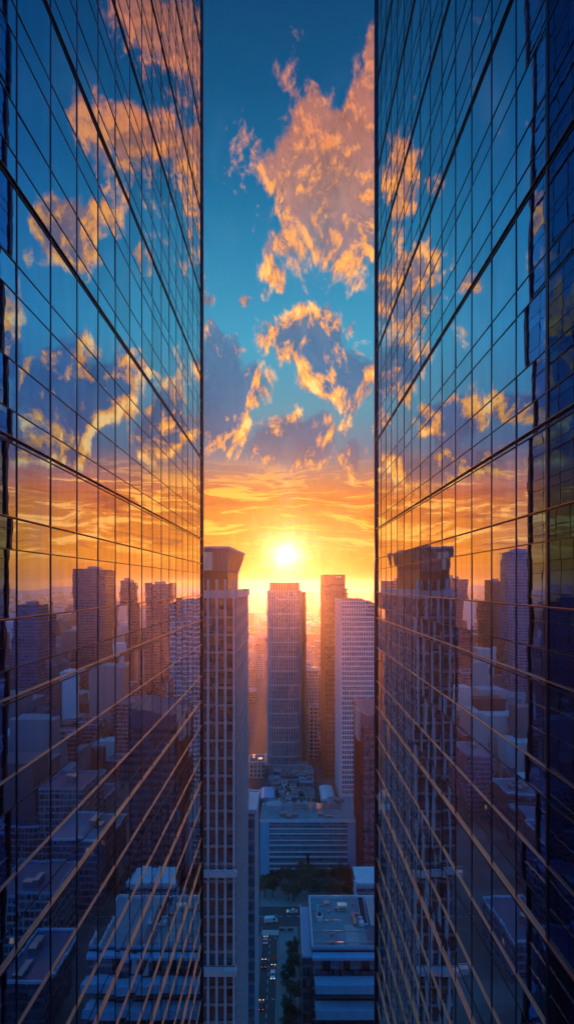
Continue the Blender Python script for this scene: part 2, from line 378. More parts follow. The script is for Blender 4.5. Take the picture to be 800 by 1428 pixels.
# ------------------------------------------------------------------ the two mirror-glass towers beside the camera
def glass_tower(side, wall, y_far, pitch, period, offs, h0, label, y_dark=-99):
    """side -1 = its glass face looks to +x.  wall = |x| of the glass face."""
    xw = wall*side
    t = thing('glass_tower', label, 'glass tower', (xw, 20, 0))
    L = lambda x: x - xw
    Y0, top = -16.0, 232.0
    ys = [y_far - k*pitch for k in range(int((y_far - Y0)/pitch) + 1)]
    y_near = ys[-1]
    zs = []
    k0 = int((0 - (CAMH + h0))/period) - 1
    for k in range(k0, 60):
        for i, o in enumerate(offs):
            z = CAMH + h0 + k*period + o
            if 3 < z < top: zs.append((z, i))
    inn = -side                                # toward the street canyon
    bx0, bx1 = sorted((xw - inn*.20, xw - inn*38))
    MB().box(bx0-xw, bx1-xw, y_near-20, y_far-20, 0, top).build('core', M['dark_wall'], t)
    MB().box(bx0-xw-.3, bx1-xw+.3, y_near-20.3, y_far-20+.3, top, top+1.4).build('parapet', M['mullion'], t)
    # panes: each a separate sheet, tilted a hair out of plane as real panes are
    panes = []
    for a in range(len(ys)-1):
        y1, y0 = ys[a], ys[a+1]
        for b in range(len(zs)-1):
            z0, z1 = zs[b][0], zs[b+1][0]
            yc = max((y0+y1)/2, 1.0); px = 750*wall/yc
            visible = y1 > 8 and abs(px) < 410 and -640 < ((z0+z1)/2-CAMH)*750/yc < 840
            area = (z1-z0)*(y1-y0)/(yc**3) if visible else 0
            panes.append((area, y0, y1, z0, z1))
    panes.sort(key=lambda p: -p[0])
    rest, rest2 = MB(), MB()
    def pane(mb, y0, y1, z0, z1, cy=0, cz=0):
        ta, tb = rnd.gauss(0, .003), rnd.gauss(0, .003)
        f = lambda y, z: inn*(ta*(y-(y0+y1)/2) + tb*(z-(z0+z1)/2))
        q = [(f(y,z), y-cy, z-cz) for y, z in ((y0,z0),(y1,z0),(y1,z1),(y0,z1))]
        if inn < 0: q.reverse()
        mb.quad(*q)
    for i, (a, y0, y1, z0, z1) in enumerate(panes):
        if i < 100:
            m = MB(); pane(m, y0, y1, z0, z1, (y0+y1)/2, (z0+z1)/2)
            m.build('glass_pane', M['mirror' if (y0+y1)/2 > y_dark else 'darkened'], t, (0, (y0+y1)/2-20, (z0+z1)/2))
        else: pane(rest if (y0+y1)/2 > y_dark else rest2, y0, y1, z0, z1, 20, 0)
    tag(rest.build('glass_pane', M['mirror'], t), kind='stuff')
    if rest2.f: tag(rest2.build('dark_reflection_pane', M['darkened'], t), kind='stuff')
    # vertical mullions
    for k, y in enumerate(ys):
        w, d = (.05, .022) if abs(y - y_dark) > 1.2 else (.13, .03)
        m = MB().box(*sorted((-inn*.1, inn*d)), -w/2, w/2, 0, top-.004)
        m.build('mullion', M['mullion'], t, (0, y-20, 0))
    # transoms; every main one is a pair with a copper ledge, the minor ones a thin bar
    def transom(big):
        m = MB(); ln = (y_near-20, y_far-20+.05)
        d = .018 if not big else .030
        m.box(*sorted((-inn*.09, inn*d)), ln[0], ln[1], -.022, .018)
        if big: m.box(*sorted((-inn*.09, inn*d)), ln[0], ln[1], .11, .15)
        return m
    tm = {b: transom(b).mesh('transom', M['mullion']) for b in (True, False)}
    cm = {b: MB().box(*sorted((-inn*.08, inn*(.105 if b else .068))), y_near-20, y_far-20+.08, 0, .014).mesh('ledge', M['copper']) for b in (True, False)}
    zs2 = sorted(zs, key=lambda q: abs(q[0]-(CAMH-20)))
    restm = MB()
    for i, (z, oi) in enumerate(zs2):
        big = oi == 0
        if i < 100:
            o = link_copy(tm[big], 'transom', t, (0,0,z))
            if oi == 0 or (oi in (2, 4) and z < CAMH + 3): link_copy(cm[big and z < CAMH + 6], 'ledge', o, (0,0,.153 if big else .021))
        else:
            d = .03 if big else .018
            restm.box(*sorted((-inn*.09, inn*d)), y_near-20, y_far-20+.05, z-.03, z+.025)
    tag(restm.build('transom', M['mullion'], t), kind='stuff')
    # closing corner trim at the far end
    MB().box(*sorted((-inn*.25, inn*.16)), y_far-20+.06, y_far-20+.40, 0, top).build('corner_trim', M['mullion'], t)
    return t
glass_tower(-1, 8.3, 51.9, 2.36, 7.8, [0,1.0,2.5,4.6,5.55], -3.55, 'mirror glass office tower filling the left side, reflecting sunset clouds')
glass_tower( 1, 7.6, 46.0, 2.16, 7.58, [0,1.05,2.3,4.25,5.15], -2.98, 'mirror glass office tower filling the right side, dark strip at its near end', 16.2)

# ------------------------------------------------------------------ towers of the city
def core_tower(t, x0, x1, y0, y1, h, glass, band, pil, floor=3.6, bh=.9, pw=.45, pitch=2.6, out=.22, sides='fl', z0=0, bmin=0, front_n=None):
    """glazed core + one band per floor + one pilaster per bay (all separate parts); local coords"""
    MB().box(x0, x1, y0, y1, z0, h).build('glazing', glass, t)
    n = int((h - z0)/floor)
    if band:
        bm = MB().box(x0-out, x1+out, y0-out, y1+out, 0, bh).mesh('floor_band', band)
        for k in range(n):
            z = z0 + k*floor + floor - bh
            if z >= bmin: link_copy(bm, 'floor_band', t, (0,0,z))
    if pil:
        o2 = out + .18
        fm = MB().box(-pw/2, pw/2, -o2, .05, z0, h-.01).mesh('pilaster', pil)
        nb = max(2, round((x1-x0)/pitch)); step = (x1-x0)/nb
        if 'f' in sides:
            for k in range(nb+1): link_copy(fm, 'pilaster', t, (x0+k*step, y0, 0))
        sm = MB().box(-.05, o2, -pw/2, pw/2, z0, h-.01).mesh('pilaster', pil)
        nb = max(2, round((y1-y0)/pitch)); step = (y1-y0)/nb
        for k in range(nb+1):
            if 'r' in sides: link_copy(sm, 'pilaster', t, (x1, y0+k*step, 0))
            if 'l' in sides: link_copy(sm, 'pilaster', t, (x0, y0+k*step, 0), math.pi)

# (a) white-ribbed tower on the left with a flaring crown
t = thing('ribbed_tower', 'white ribbed tower with flared crown close against the left glass tower', 'tower', (-22, 128, 0))
x0, x1, y0, y1 = 3.2, 11.4, -18, 16
core_tower(t, x0, x1, y0, y1, 148.5, M['dark_glass'], None, None)
bm = MB().box(x0-.12, x1+.12, y0-.12, y1+.12, 0, .55).mesh('floor_band', M['concrete'])
for k in range(40): link_copy(bm, 'floor_band', t, (0,0,3.6*k+2.6))
fm = MB().box(-.23, .23, -.55, .05, 0, 151).mesh('rib', M['white_stone'])
for k in range(5):
    link_copy(fm, 'rib', t, (x1-.35-k*1.75, y0, 0))
sm = MB().box(-.05, .14, -.10, .10, 0, 149).mesh('rib', M['white_stone'])
for k in range(14): link_copy(sm, 'rib', t, (x1, y0+1.2+k*2.45, 0))
MB().box(x0-.4, x1+.4, y0-.4, y1+.4, 147.2, 148.8).build('cornice', M['white_stone'], t)
xc, yc = 9.7, 6.0
a = [(x0,y0+.2),(xc,y0+.2),(xc,yc),(x0,yc)]
b2 = [(x0,y0-.2),(xc+.3,y0-.2),(xc+1.5,yc),(x0,yc)]
MB().prism(a, 148.8, 152.6).build('crown_drum', M['rust'], t)
cr = MB().prism(a, 152.6, 157.3, b2).build('crown', M['rust'], t)
cs = MB()
for k in range(26):
    f = k/25; xa = x0 + f*(xc-x0); xb = x0 + f*(xc+.3-x0)
    cs.tube((xa, y0+.14, 152.7), (xb, y0-.26, 157.2), .05, k=4)
for k in range(20):
    f = k/19; ya = y0+.2+f*(yc-y0-.2); yb = y0-.2+f*(yc-y0+.2)
    cs.tube((xc+.06, ya, 152.7), (xc+.36+1.2*f, yb, 157.2), .06, k=4)
cs.build('crown_rib', M['white_stone'], cr)
MB().prism([(p[0]+(.25 if p[0]>0 else -.25), p[1]+(.25 if p[1]>0 else -.25)) for p in b2], 157.3, 157.75).build('roof_edge', M['white_stone'], t)
MB().box(x0+1.2, x0+3.4, y0-.5, y0+.15, 152.9, 156.6).build('louvre_panel', M['vent'], t)
# setbacks lower down
for (zz, o_) in ((92.0, 1.0), (72.5, 1.7)):
    MB().box(x0-o_, x1+.3, y0-o_-.6, y0-.55, zz-1.1, zz).build('setback_ledge', M['white_stone'], t)
    MB().box(x0-o_, x1+.3, y0-o_-.62, y0-o_-.42, zz+.9, zz+1.05).build('handrail', M['steel'], t)
    rl = MB().box(-.05, .05, -.05, .05, 0, .9).mesh('rail_post', M['steel'])
    for k in range(4): link_copy(rl, 'rail_post', t, (x1-.2-k*2.2, y0-o_-.52, zz))

# (b) lower finned slab tucked against it
t = thing('finned_slab_building', 'lower finned slab building tucked beside the white ribbed tower', 'building', (-14, 150, 0))
core_tower(t, -3.5, 5.0, -4.5, 7.5, 88, M['blue_glass'], None, None)
fm = MB().box(-.05, .55, -.11, .11, 0, 88.6).mesh('fin', M['white_stone'])
for k in range(13): link_copy(fm, 'fin', t, (5.0, -4.2+k*.95, 0))
MB().box(-3.7, 5.62, -4.7, 7.7, 88, 89.1).build('parapet', M['white_stone'], t)
MB().box(-2, 3, -1, 5, 89.1, 91.2).build('roof_plant', M['steel'], t)

# (c) the central finned tower under the sun
t = thing('finned_tower', 'slender round-cornered tower of pale vertical fins standing under the sun', 'tower', (-2.6, 444, 0))
def rrect(hw, hd, r, k=6):
    pts = []
    for cx, cy, a0 in ((hw-r,-(hd-r),-90),(hw-r,hd-r,0),(-(hw-r),hd-r,90),(-(hw-r),-(hd-r),180)):
        for i in range(k+1):
            a = R(a0 + 90*i/k); pts.append((cx+r*math.cos(a), cy+r*math.sin(a)))
    return pts
def along(pts, step):
    out = []; acc = 0
    for i in range(len(pts)):
        a, b = Vector(pts[i]), Vector(pts[(i+1) % len(pts)]); L = (b-a).length; d = (b-a)/max(L,1e-6)
        while acc < L: p = a + d*acc; out.append((p.x, p.y, math.atan2(d.y, d.x))); acc += step
        acc -= L
    return out
plan = rrect(13.6, 13.6, 6.5)
MB().prism(plan, 6, 144.5).build('glazing', M['dark_glass'], t)
fin = MB().box(-.27, .27, -.55, .05, 6, 145.2).mesh('fin', M['steel_fin'])
for (px, py, a) in along(plan, 1.95)[:52]: link_copy(fin, 'fin', t, (px, py, 0), a)
belt = MB().prism(rrect(14.05, 14.05, 6.9), 0, .8).mesh('belt_course', M['white_stone'])
for k in range(12): link_copy(belt, 'belt_course', t, (0,0,12+k*11.4))
MB().prism(rrect(12.0, 12.0, 5.5), 144.5, 151.6).build('crown', M['rust'], t)
cf = MB().box(-.15, .15, -.35, .05, 144.5, 152.0).mesh('crown_fin', M['steel_fin'])
for (px, py, a) in along(rrect(12.0, 12.0, 5.5), 2.2)[:38]: link_copy(cf, 'crown_fin', t, (px, py, 0), a)
MB().box(14.4, 17.6, -6, 10, 0, 141.5).build('lift_core', M['rust'], t)
MB().prism([(16+1.9*math.cos(i*math.pi/6), 1+1.9*math.sin(i*math.pi/6)) for i in range(12)], 141.5, 144).build('lift_cap', M['rust'], t)
MB().box(-17, 19, -16, 16, 0, 6).build('podium', M['concrete'], t)

# (d) brown tower with a sign
t = thing('brown_tower', 'brown tower carrying a small white sign near its roof', 'tower', (36.4, 441, 0))
core_tower(t, -7.6, 7.6, -26, 26, 150, M['brown_glass'], M['rust'], M['rust'], 3.7, 1.0, .5, 2.5, .2, 'fl', bmin=40)
MB().box(-7.9, 7.9, -26.3, 26.3, 150, 157.7).build('crown', M['rust'], t)
sg = MB().box(-.2, 5.6, -26.5, -26.31, 153.7, 156.9).build('sign', M['rubber'], t)
lg = MB()
for q in (0.4, 1.55, 2.7, 3.85, 4.8): lg.box(q, q+.28, -26.62, -26.5, 154.3, 156.0)
lg.box(.4, 5.08, -26.62, -26.502, 156.0, 156.35)
lg.build('logo', M['paint'], sg)

# (e) stepped, round-topped tower peeping out behind
t = thing('stepped_top_tower', 'dark tower with a stack of round roof drums behind the white gridded tower', 'tower', (49.5, 492, 0))
core_tower(t, -6, 6, -6, 6, 138, M['brown_glass'], M['rust'], None, bmin=100)
for (r_, z0_, z1_) in ((5.2,138,141),(6.2,141,142),(4.6,142,145.2),(6.0,145.2,146.2),(2.8,146.2,148.5)):
    MB().prism([(r_*math.cos(i*math.pi/10), r_*math.sin(i*math.pi/10)) for i in range(20)], z0_, z1_).build('roof_drum', M['rust'], t)

# (f) white gridded tower on the right
t = thing('gridded_tower', 'white gridded office tower with a curved roof corner next to the right glass tower', 'tower', (36.2, 360, 0))
W_, D_, H_ = 25.5, 48.0, 129.0
core_tower(t, 0, W_, 0, D_, H_, M['dark_glass'], M['white_panel'], M['white_panel'], 3.3, .95, .42, 1.55, .20, 'f')
arc = [(0,H_), (W_,H_)] + [(W_-9*(1-math.cos(R(a))), H_+10.2*math.sin(R(a))) for a in range(10, 91, 10)] + [(0,H_+10.2)]
MB().slab_xz(arc, .05, D_).build('crest', M['dark_glass'], t)
for k in range(11):
    x = k*1.55; MB().box(x-.2, x+.2, -.3, .05, H_, H_+10.1).build('crest_rib', M['white_panel'], t)
for k in range(4):
    MB().box(-.1, W_-9+9*math.sqrt(max(0,1-((k*2.6+2.4)/10.2)**2)), -.25, .05, H_+k*2.6+1.6, H_+k*2.6+2.2).build('crest_band', M['white_panel'], t)
MB().box(-.45, -.05, -.3, D_+.3, 0, H_+10.6).build('side_wall', M['white_panel'], t)
gr = MB().box(-.09, .05, 0, D_, 0, .3).mesh('wall_groove', M['concrete'])
for k in range(38): link_copy(gr, 'wall_groove', t, (-.45, 0, 2.4+3.6*k))
MB().box(-1, W_+1, -2.2, 0-.42, 0, 9).build('podium', M['concrete'], t)
hs = MB()
for k in range(12): hs.box(1+k*1.3, 1.4+k*1.3, 10, 12+rnd.random()*20, H_+10.2, H_+10.9+rnd.random()*.8)
hs.build('roof_plant', M['steel'], t)

# (g) tall mauve block, dark block, small tower
t = thing('dark_block', 'dark narrow block with a sloped roof edge half hidden by the right glass tower', 'building', (47, 268, 0))
core_tower(t, -11.8, 12, -16, 16, 84, M['dark_glass'], M['slate'], M['mullion'], 3.6, .8, .4, 3.0, .2, 'fl')
MB().slab_xz([(-12.4,84),(12.4,84),(12.4,92),(-9.5,88.5),(-12.4,90)], -16.4, 16.4).build('roof_screen', M['slate'], t)
MB().box(-13.8, -12.6, -14, -2, 76, 90).build('lift_shaft', M['concrete'], t)

# ------------------------------------------------------------------ mid-rise and low buildings
def roof_units(n, x0, x1, y0, y1, z, t):
    for k in range(n):
        cx, cy = rnd.uniform(x0, x1), rnd.uniform(y0, y1); w, d, h = rnd.uniform(.8,2), rnd.uniform(.8,2.4), rnd.uniform(.8,1.8)
        MB().box(cx-w, cx+w, cy-d, cy+d, z, z+h).build('roof_unit', M['steel'], t)

# the long blue glazed building across the street end
t = thing('long_glazed_building', 'long low glazed building with pale floor stripes and blue end panels', 'building', (10.7, 286, 0))
core_tower(t, -24.6, 24.6, -9, 9, 28, M['blue_glass'], None, None)
for k, z in enumerate((3.4, 6.0, 9.4, 12.0, 15.4, 18.0, 21.4, 24.0)):
    MB().box(-20, 20, -9.45, -9.02, z, z+.55).build('floor_stripe', M['white_panel'], t)
mu = MB().box(-.06, .06, -9.3, -9.01, 0, 27.8).mesh('mullion', M['steel_fin'])
for k in range(41): link_copy(mu, 'mullion', t, (-20+k, 0, 0))
M['blue_panel'] = mat_plain('blue_cladding', (.14,.38,.58), .5, 0, .25, .3, .2)
for s in (-1, 1): MB().box(*sorted((s*20.2, s*24.8)), -9.5, -9.0, 0, 28).build('end_panel', M['blue_panel'], t)
MB().box(-25, 25, -9.6, 9.4, 28, 28.3).build('roof', M['gravel_roof'], t)
MB().box(-25, 25, -9.9, -9.62, 27.7, 29.2).build('parapet', M['white_stone'], t)
MB().box(-1, .2, -9.8, -9.4, 0, 12).build('entrance_fin', M['mullion'], t)
# roof lattice frames, rear half
for (xa, xb) in ((-8, 3), (5, 18)):
    m = MB()
    for k in range(int((xb-xa)/1.0)+1): m.box(xa+k-.08, xa+k+.08, 2, 8, 30.2, 30.4)
    for k in range(7): m.box(xa, xb, 2+k-.08, 2+k+.08, 30.0, 30.19)
    for xx in (xa, xb):
        for yy in (2.2, 7.8): m.box(xx-.12, xx+.12, yy-.12, yy+.12, 28.3, 30.0)
    m.build('roof_trellis', M['steel'], t)
MB().box(-22, -14, 2, 8, 28.3, 31.5).build('roof_hut', M['concrete'], t)
roof_units(6, -20, 22, -6, 0, 28.3, t)

# flat-roofed building in the near right with deep terraces
t = thing('terraced_building', 'flat-roofed building with deep terrace bands at the bottom of the gap', 'building', (24, 178, 0))
x0, x1 = -16.4, 18
MB().box(x0, x1, -13, 14, 0, 37.6).build('wall', M['blue_glass'], t)
MB().box(x0, x1, -13, 14, 37.6, 38.0).build('roof', M['gravel_roof'], t)
for (a, b, c_, d) in ((x0-.2,x1+.2,13.7,14.2),(x0-.2,x0+.25,-12.8,13.66),(x1-.25,x1+.2,-12.8,13.66)):
    MB().box(a, b, c_, d, 38.0, 39.0).build('parapet', M['white_stone'], t)
MB().box(x0-.2, x1+.2, -15.6, -13.0, 36.4, 37.2).build('roof_terrace', M['blue_panel'], t)
MB().box(x0-.2, x1+.2, -13.0, -12.82, 37.25, 39.0).build('parapet', M['blue_panel'], t)
MB().box(x0-3.1, x0-.22, -13.2, 12.2, 35.4, 36.0).build('side_terrace', M['blue_panel'], t)
MB().box(x0-3.3, x0-3.1, -13.3, 12.3, 35.4, 37.0).build('side_parapet', M['white_stone'], t)
MB().box(x0-3.0, x0-.25, -13.0, 12, 0, 35.4).build('side_wing', M['dark_glass'], t)
for k, z in enumerate((30.2, 24.6, 19.0, 13.4, 8.0)):
    yy = -17.5 - k*2.4
    s_ = MB().box(x0+.5, x1, yy-2.2, yy+2.6, z, z+1.0).build('terrace', M['blue_panel'], t)
    MB().box(x0+.5, x1, yy-2.5, yy-2.22, z-.6, z+2.0).build('balustrade', M['blue_panel'], s_)
    MB().box(x0+1.2, x1-.5, yy+1.0, -13.02, z-4.6, z-.02).build('terrace_glazing', M['dark_glass'], s_)
for k in range(5): MB().box(x0+3+k*6, x0+5.5+k*6, -13.4, -13.02, 31.6, 35.6).build('window', M['car_glass'], t)
MB().tube((x0+9,-13.6,30),(x0+9,-13.6,37.2),.35).build('duct', M['steel'], t)
MB().box(4, 6, -13.9, -13.05, 31, 37.2).build('stair_shaft', M['white_stone'], t)
for k in range(9):
    vx, vy = rnd.uniform(-15, 2), rnd.uniform(-11, 12)
    MB().tube((vx,vy,38.0),(vx,vy,38.0+rnd.uniform(.5,1.3)),rnd.uniform(.15,.4),k=10).build('roof_vent', M['steel'], t)
for k in range(4): MB().tube((-16, -10+k*5.5, 38.25),(rnd.uniform(-8,8), -10+k*5.5, 38.25),.11,k=6).build('roof_pipe', M['steel'], t)
for k in range(3): MB().box(-12+k*6.5, -8+k*6.5, -11, -5+k*4, 38.004, 38.03+k*.004).build('roof_patch', M[('roof','concrete','slate')[k]], t)
rp = MB().box(-.03,.03,-.03,.03,0,1.1).mesh('rail_post', M['steel'])
for k in range(16): link_copy(rp, 'rail_post', t, (-15.8+k*2.2, -13.9, 37.2))
MB().box(x0, x1, -13.94, -13.88, 38.26, 38.32).build('handrail', M['steel'], t)
# things standing on its roof
def rooftop(name, label, x, y, rz=0): return thing(name, label, 'roof unit', (24+x, 178+y, 38.0), rz)
u = rooftop('air_handling_unit', 'cream roof vent box catching the last light on the flat roof', -5.3, 6.8)
MB().box(-1.5, 1.5, -.9, .9, .35, 2.1).build('housing', M['vent'], u); MB().box(-1.3, 1.3, -.94, -.9, .6, 1.4).build('louvre', M['steel'], u)
MB().box(-1.6, 1.6, -1, 1, 2.1, 2.2).build('lid', M['vent'], u)
for sx in (-1.3, 1.3): MB().box(sx-.1, sx+.1, -.9, .9, 0, .35).build('skid', M['steel'], u)
u = rooftop('cooling_unit', 'white cooling unit with a tall pipe by the left roof edge', -13.4, 1.5)
MB().box(-.9, .9, -1.2, 1.2, .2, 1.7).build('housing', M['white_panel'], u); MB().tube((0,0,1.7),(0,0,2.2),.65,k=14).build('fan', M['rubber'], u)
MB().tube((-.6,1.5,0),(-.6,1.5,4.2),.22).build('pipe', M['white_panel'], u); MB().box(-1,1,-1.3,1.3,0,.2).build('base', M['concrete'], u)
u = rooftop('cooling_unit', 'small white unit with a pipe elbow below the sloping skylights', .2, -1.5)
MB().box(-.7, .7, -.8, .8, .2, 1.4).build('housing', M['white_panel'], u); MB().tube((0,.2,1.4),(0,.2,2.8),.25).build('pipe', M['white_panel'], u)
MB().tube((0,.2,2.7),(-1.2,.2,2.7),.22).build('pipe', M['white_panel'], u); MB().box(-2.4,.8,-1,-.8,0,.35).build('base', M['steel'], u)
for k, lb in enumerate(('narrow sloping skylight strip on the flat roof, the one nearer the cooling units', 'pale sloping skylight strip on the flat roof beside the right glass tower')):
    u = thing('sloping_skylight', lb, 'skylight', (25.2+k*3.1, 182.5, 38.0))
    MB().slab_yz([(-6,0),(6,0),(6,2.6),(-6,.5)], -1.1, 1.1).build('frame', M['white_panel' if k else 'blue_panel'], u)
    MB().slab_yz([(-5.6,.60),(5.6,2.56),(5.6,2.62),(-5.6,.66)], -.9, .9).build('glass', M['steel' if k else 'car_glass'], u)
u = rooftop('duct_run', 'bent ventilation duct lying across the flat roof', -2.0, 1.0)
MB().box(-.4, .4, -3, 3, .3, 1.0).build('duct', M['steel'], u); MB().box(.42, 4.4, 2.2, 3, .3, 1.0).build('duct', M['steel'], u)
for k in (-2.4, 0, 2.4): MB().box(-.5, .5, k-.08, k+.08, 0, .3).build('bracket', M['rubber'], u)
u = rooftop('roof_hatch', 'grey access hatch near the back edge of the flat roof', -10.5, 10.5)
MB().box(-.9,.9,-.9,.9,0,.6).build('curb', M['concrete'], u); MB().slab_yz([(-1,.62),(1,.62),(1,.8),(-1,.7)], -1, 1).build('lid', M['steel'], u)

t = thing('roof_stair_tower', 'small square tower with a white pipe rising behind the flat roof', 'building', (36.5, 222, 0))
core_tower(t, -8.6, 9, -6, 6, 29, M['blue_glass'], M['blue_panel'], None, 3.6, .8)
MB().box(-9, 9.4, -6.4, 6.4, 29, 30.2).build('parapet', M['white_stone'], t)
MB().tube((-9.6,-6.8,0),(-9.6,-6.8,31.5),.6,k=10).build('pipe', M['white_panel'], t)

# low structures round the foot of the central tower
def barrel(name, label, cat, x, y, w, d, h, mat):
    t = thing(name, label, cat, (x,y,0))
    MB().box(-w, w, -d, d, 0, h).build('wall', M['concrete'], t)
    pts = [(-w-.3,h)] + [(-(w+.3)*math.cos(i*math.pi/10), h+.3+w*.35*math.sin(i*math.pi/10)) for i in range(11)] + [(w+.3,h)]
    MB().slab_xz(pts[::-1], -d-.4, d+.4).build('roof', mat, t)
    dm = MB().box(-.7,.7,-.08,0,.02,2.4).mesh('door', M['car_glass'])
    for k in range(3): link_copy(dm, 'door', t, (-w*.6+k*w*.6, -d-.01, 0))
    return t
barrel('market_hall', 'small round-roofed hall at the left of the plaza', 'hall', -14, 368, 5, 9, 6, M['blue_panel'])
barrel('market_hall', 'narrow round-roofed shed between the long building and the gridded tower', 'hall', 27, 372, 4.5, 12, 5, M['white_panel'])
def low_block(label, x, y, w, d, h, wallm, roofm, group=None, units=2, bands=True):
    t = thing('office_block', label, 'building', (x,y,0), group=group)
    MB().box(-w, w, -d, d, 0, h).build('wall', wallm, t)
    MB().box(-w+.25, w-.25, -d+.25, d-.25, h, h+.12).build('roof', roofm, t)
    p = MB()
    p.box(-w-.15,w+.15,-d-.15,-d+.22,h-.05,h+1.0); p.box(-w-.15,w+.15,d-.22,d+.15,h-.05,h+1.0)
    p.box(-w-.15,-w+.22,-d+.24,d-.24,h-.04,h+.98); p.box(w-.22,w+.15,-d+.24,d-.24,h-.04,h+.98)
    p.build('parapet', M['white_stone' if rnd.random() < .5 else 'concrete'], t)
    for k in range(units):
        cx, cy = rnd.uniform(-w*.6, w*.6), rnd.uniform(-d*.6, d*.6); a, b, c_ = rnd.uniform(.1,.3)*w, rnd.uniform(.1,.3)*d, rnd.uniform(1.2,3.2)
        MB().box(cx-a, cx+a, cy-b, cy+b, h+.12, h+.12+c_).build('roof_unit', M['steel'], t)
    return t
W1 = M['wall1'] = mat_windows('beige_block', (.34,.30,.27), (.03,.04,.06), 3.0, 3.4, .003, .4)
W2 = M['wall2'] = mat_windows('grey_block', (.22,.23,.25), (.03,.05,.08), 2.2, 3.4, .003, .2)
W3 = M['wall3'] = mat_windows('pale_block', (.50,.49,.48), (.04,.06,.09), 3.6, 3.4, .003, .35)
WW = (W1, W2, W3, M['blue_glass'])
low_block('long low block with roof machinery just before the central tower', -1, 402, 13, 5, 5, W2, M['gravel_roof'], units=6)
low_block('grey low block with roof machinery behind the long glazed building', 2, 322, 17, 8, 15, W2, M['roof'], units=7)
low_block('low brown-lit block left of the round-roofed hall', -24, 352, 5, 12, 10, W1, M['roof'], units=3)
low_block('pale flat block right behind the long glazed building', 31, 318, 7, 9, 20, W3, M['roof'], units=4)
low_block('low kiosk block at the foot of the gridded tower', 24, 345, 6, 5, 6, W3, M['gravel_roof'], units=3)
low_block('small two-level block left of the central finned tower', -24, 425, 6, 9, 12, W1, M['roof'], units=3)
low_block('white slim block between the central tower and the brown tower', 22, 470, 3.5, 8, 44, W3, M['roof'], units=1)
low_block('square brown block behind the central tower at right', 26, 560, 9, 10, 62, W1, M['roof'], units=1)
occ = [(-2.6,444,22,22),(36,441,12,32),(49,384,28,30),(-23,1000,8,760)]
def free(x, y, w, d):
    for (a, b, c_, e) in occ:
        if abs(x-a) < w+c_+2 and abs(y-b) < d+e+2: return False
    occ.append((x,y,w,d)); return True
occ += [(10.7,286,26,12),(2,322,18,9),(-24,352,6,13),(31,318,8,10),(24,345,7,6),(-24,425,7,10),(-1,402,14,6),(-14,368,6,10),(27,372,5,13),(47,268,14,18),(-22,128,16,20),(-14,150,6,10),(22,470,5,9),(26,560,10,11)]
n = 0
while n < 34:
    y = rnd.uniform(304, 428); x = rnd.uniform(-30, 34); w, d = rnd.uniform(1.8,5), rnd.uniform(2,5); h = rnd.uniform(3,9)
    if 335 < y < 351 or not free(x, y, w*.8, d*.6): continue
    low_block('small flat-roofed block crowded around the plaza before the central tower', x, y, w, d, h, rnd.choice((W1,W3,W2)), rnd.choice((M['roof'],M['concrete'],M['gravel_roof'])), 'small blocks around the plaza', 2)
    n += 1
n = 0
while n < 64:
    y = rnd.uniform(480, 1250); s = y/750
    x = rnd.uniform(-85*s-10, 90*s+10); w, d = rnd.uniform(5,13), rnd.uniform(6,16); h = rnd.choice((8,11,15,20,26,34,46))*rnd.uniform(.8,1.2)
    if not free(x, y, w, d): continue
    low_block('low city block half lost in the orange haze between the towers', x, y, w, d, h, rnd.choice(WW), rnd.choice((M['roof'], M['concrete'])), 'low blocks in the haze between the towers', 1)
    n += 1

# ------------------------------------------------------------------ city to either side: what the mirror facades show
def plain_tower(label, x0, x1, y0, d, h, wallm, bandm, pilm, floor=3.6, pitch=3.2):
    t = thing('office_tower', label, 'tower', ((x0+x1)/2, y0, 0)); w = (x1-x0)/2
    core_tower(t, -w, w, 0, d, h, wallm, bandm, pilm, floor, .9, .4, pitch, .2, 'fl' if x0 > 0 else 'fr', bmin=h*.3)
    MB().box(-w-.4, w+.4, -.4, d+.4, h, h+1.5).build('parapet', bandm or M['concrete'], t)
    MB().box(-w*.5, w*.4, d*.3, d*.7, h+1.5, h+5).build('roof_plant', M['steel'], t)
    MB().tube((w*.2, d*.5, h+5), (w*.2, d*.5, h+13), .2, .05).build('mast', M['steel'], t)
    return t
plain_tower('broad banded tower standing above the skyline mirrored in the left glass facade', 218, 264, 700, 40, 168, M['dark_glass'], M['slate'], None)
plain_tower('narrow ribbed tower mirrored between broader ones in the left glass facade', 185, 198, 720, 16, 152, M['dark_glass'], M['slate'], M['slate'], pitch=2.6)
plain_tower('long low-set tower mirrored toward the far end of the left glass facade', 128, 166, 690, 24, 150, M['dark_glass'], M['slate'], None)
plain_tower('blue tower mirrored at the outer edge of the left glass facade', 222, 246, 520, 22, 130, M['blue_glass'], M['slate'], None)
plain_tower('grey gridded tower mirrored near the dark strip of the right glass facade', -262, -234, 600, 22, 186, M['blue_glass'], M['concrete'], M['concrete'], pitch=4)
plain_tower('brown tower mirrored beside the grey gridded one in the right glass facade', -258, -231, 668, 18, 153, M['brown_glass'], M['rust'], M['rust'], pitch=4)
plain_tower('grey tower with roof plant mirrored in the middle of the right glass facade', -206, -171, 665, 22, 155, M['dark_glass'], M['slate'], None)
plain_tower('wide dark tower mirrored toward the far end of the right glass facade', -158, -114, 725, 24, 153, M['dark_glass'], M['slate'], M['slate'], pitch=4)
occ += [(241,720,26,24),(191,728,9,10),(147,702,22,14),(234,531,14,14),(-248,611,16,14),(-245,677,16,12),(-188,676,20,14),(-136,737,25,14)]
occ += [(47,268,16,20),(36,222,14,10),(24,172,24,32),(11,286,28,14),
        (-14,150,16,14),(-23,128,20,22),(-22,350,10,30),(31,318,10,12)]
n = 0
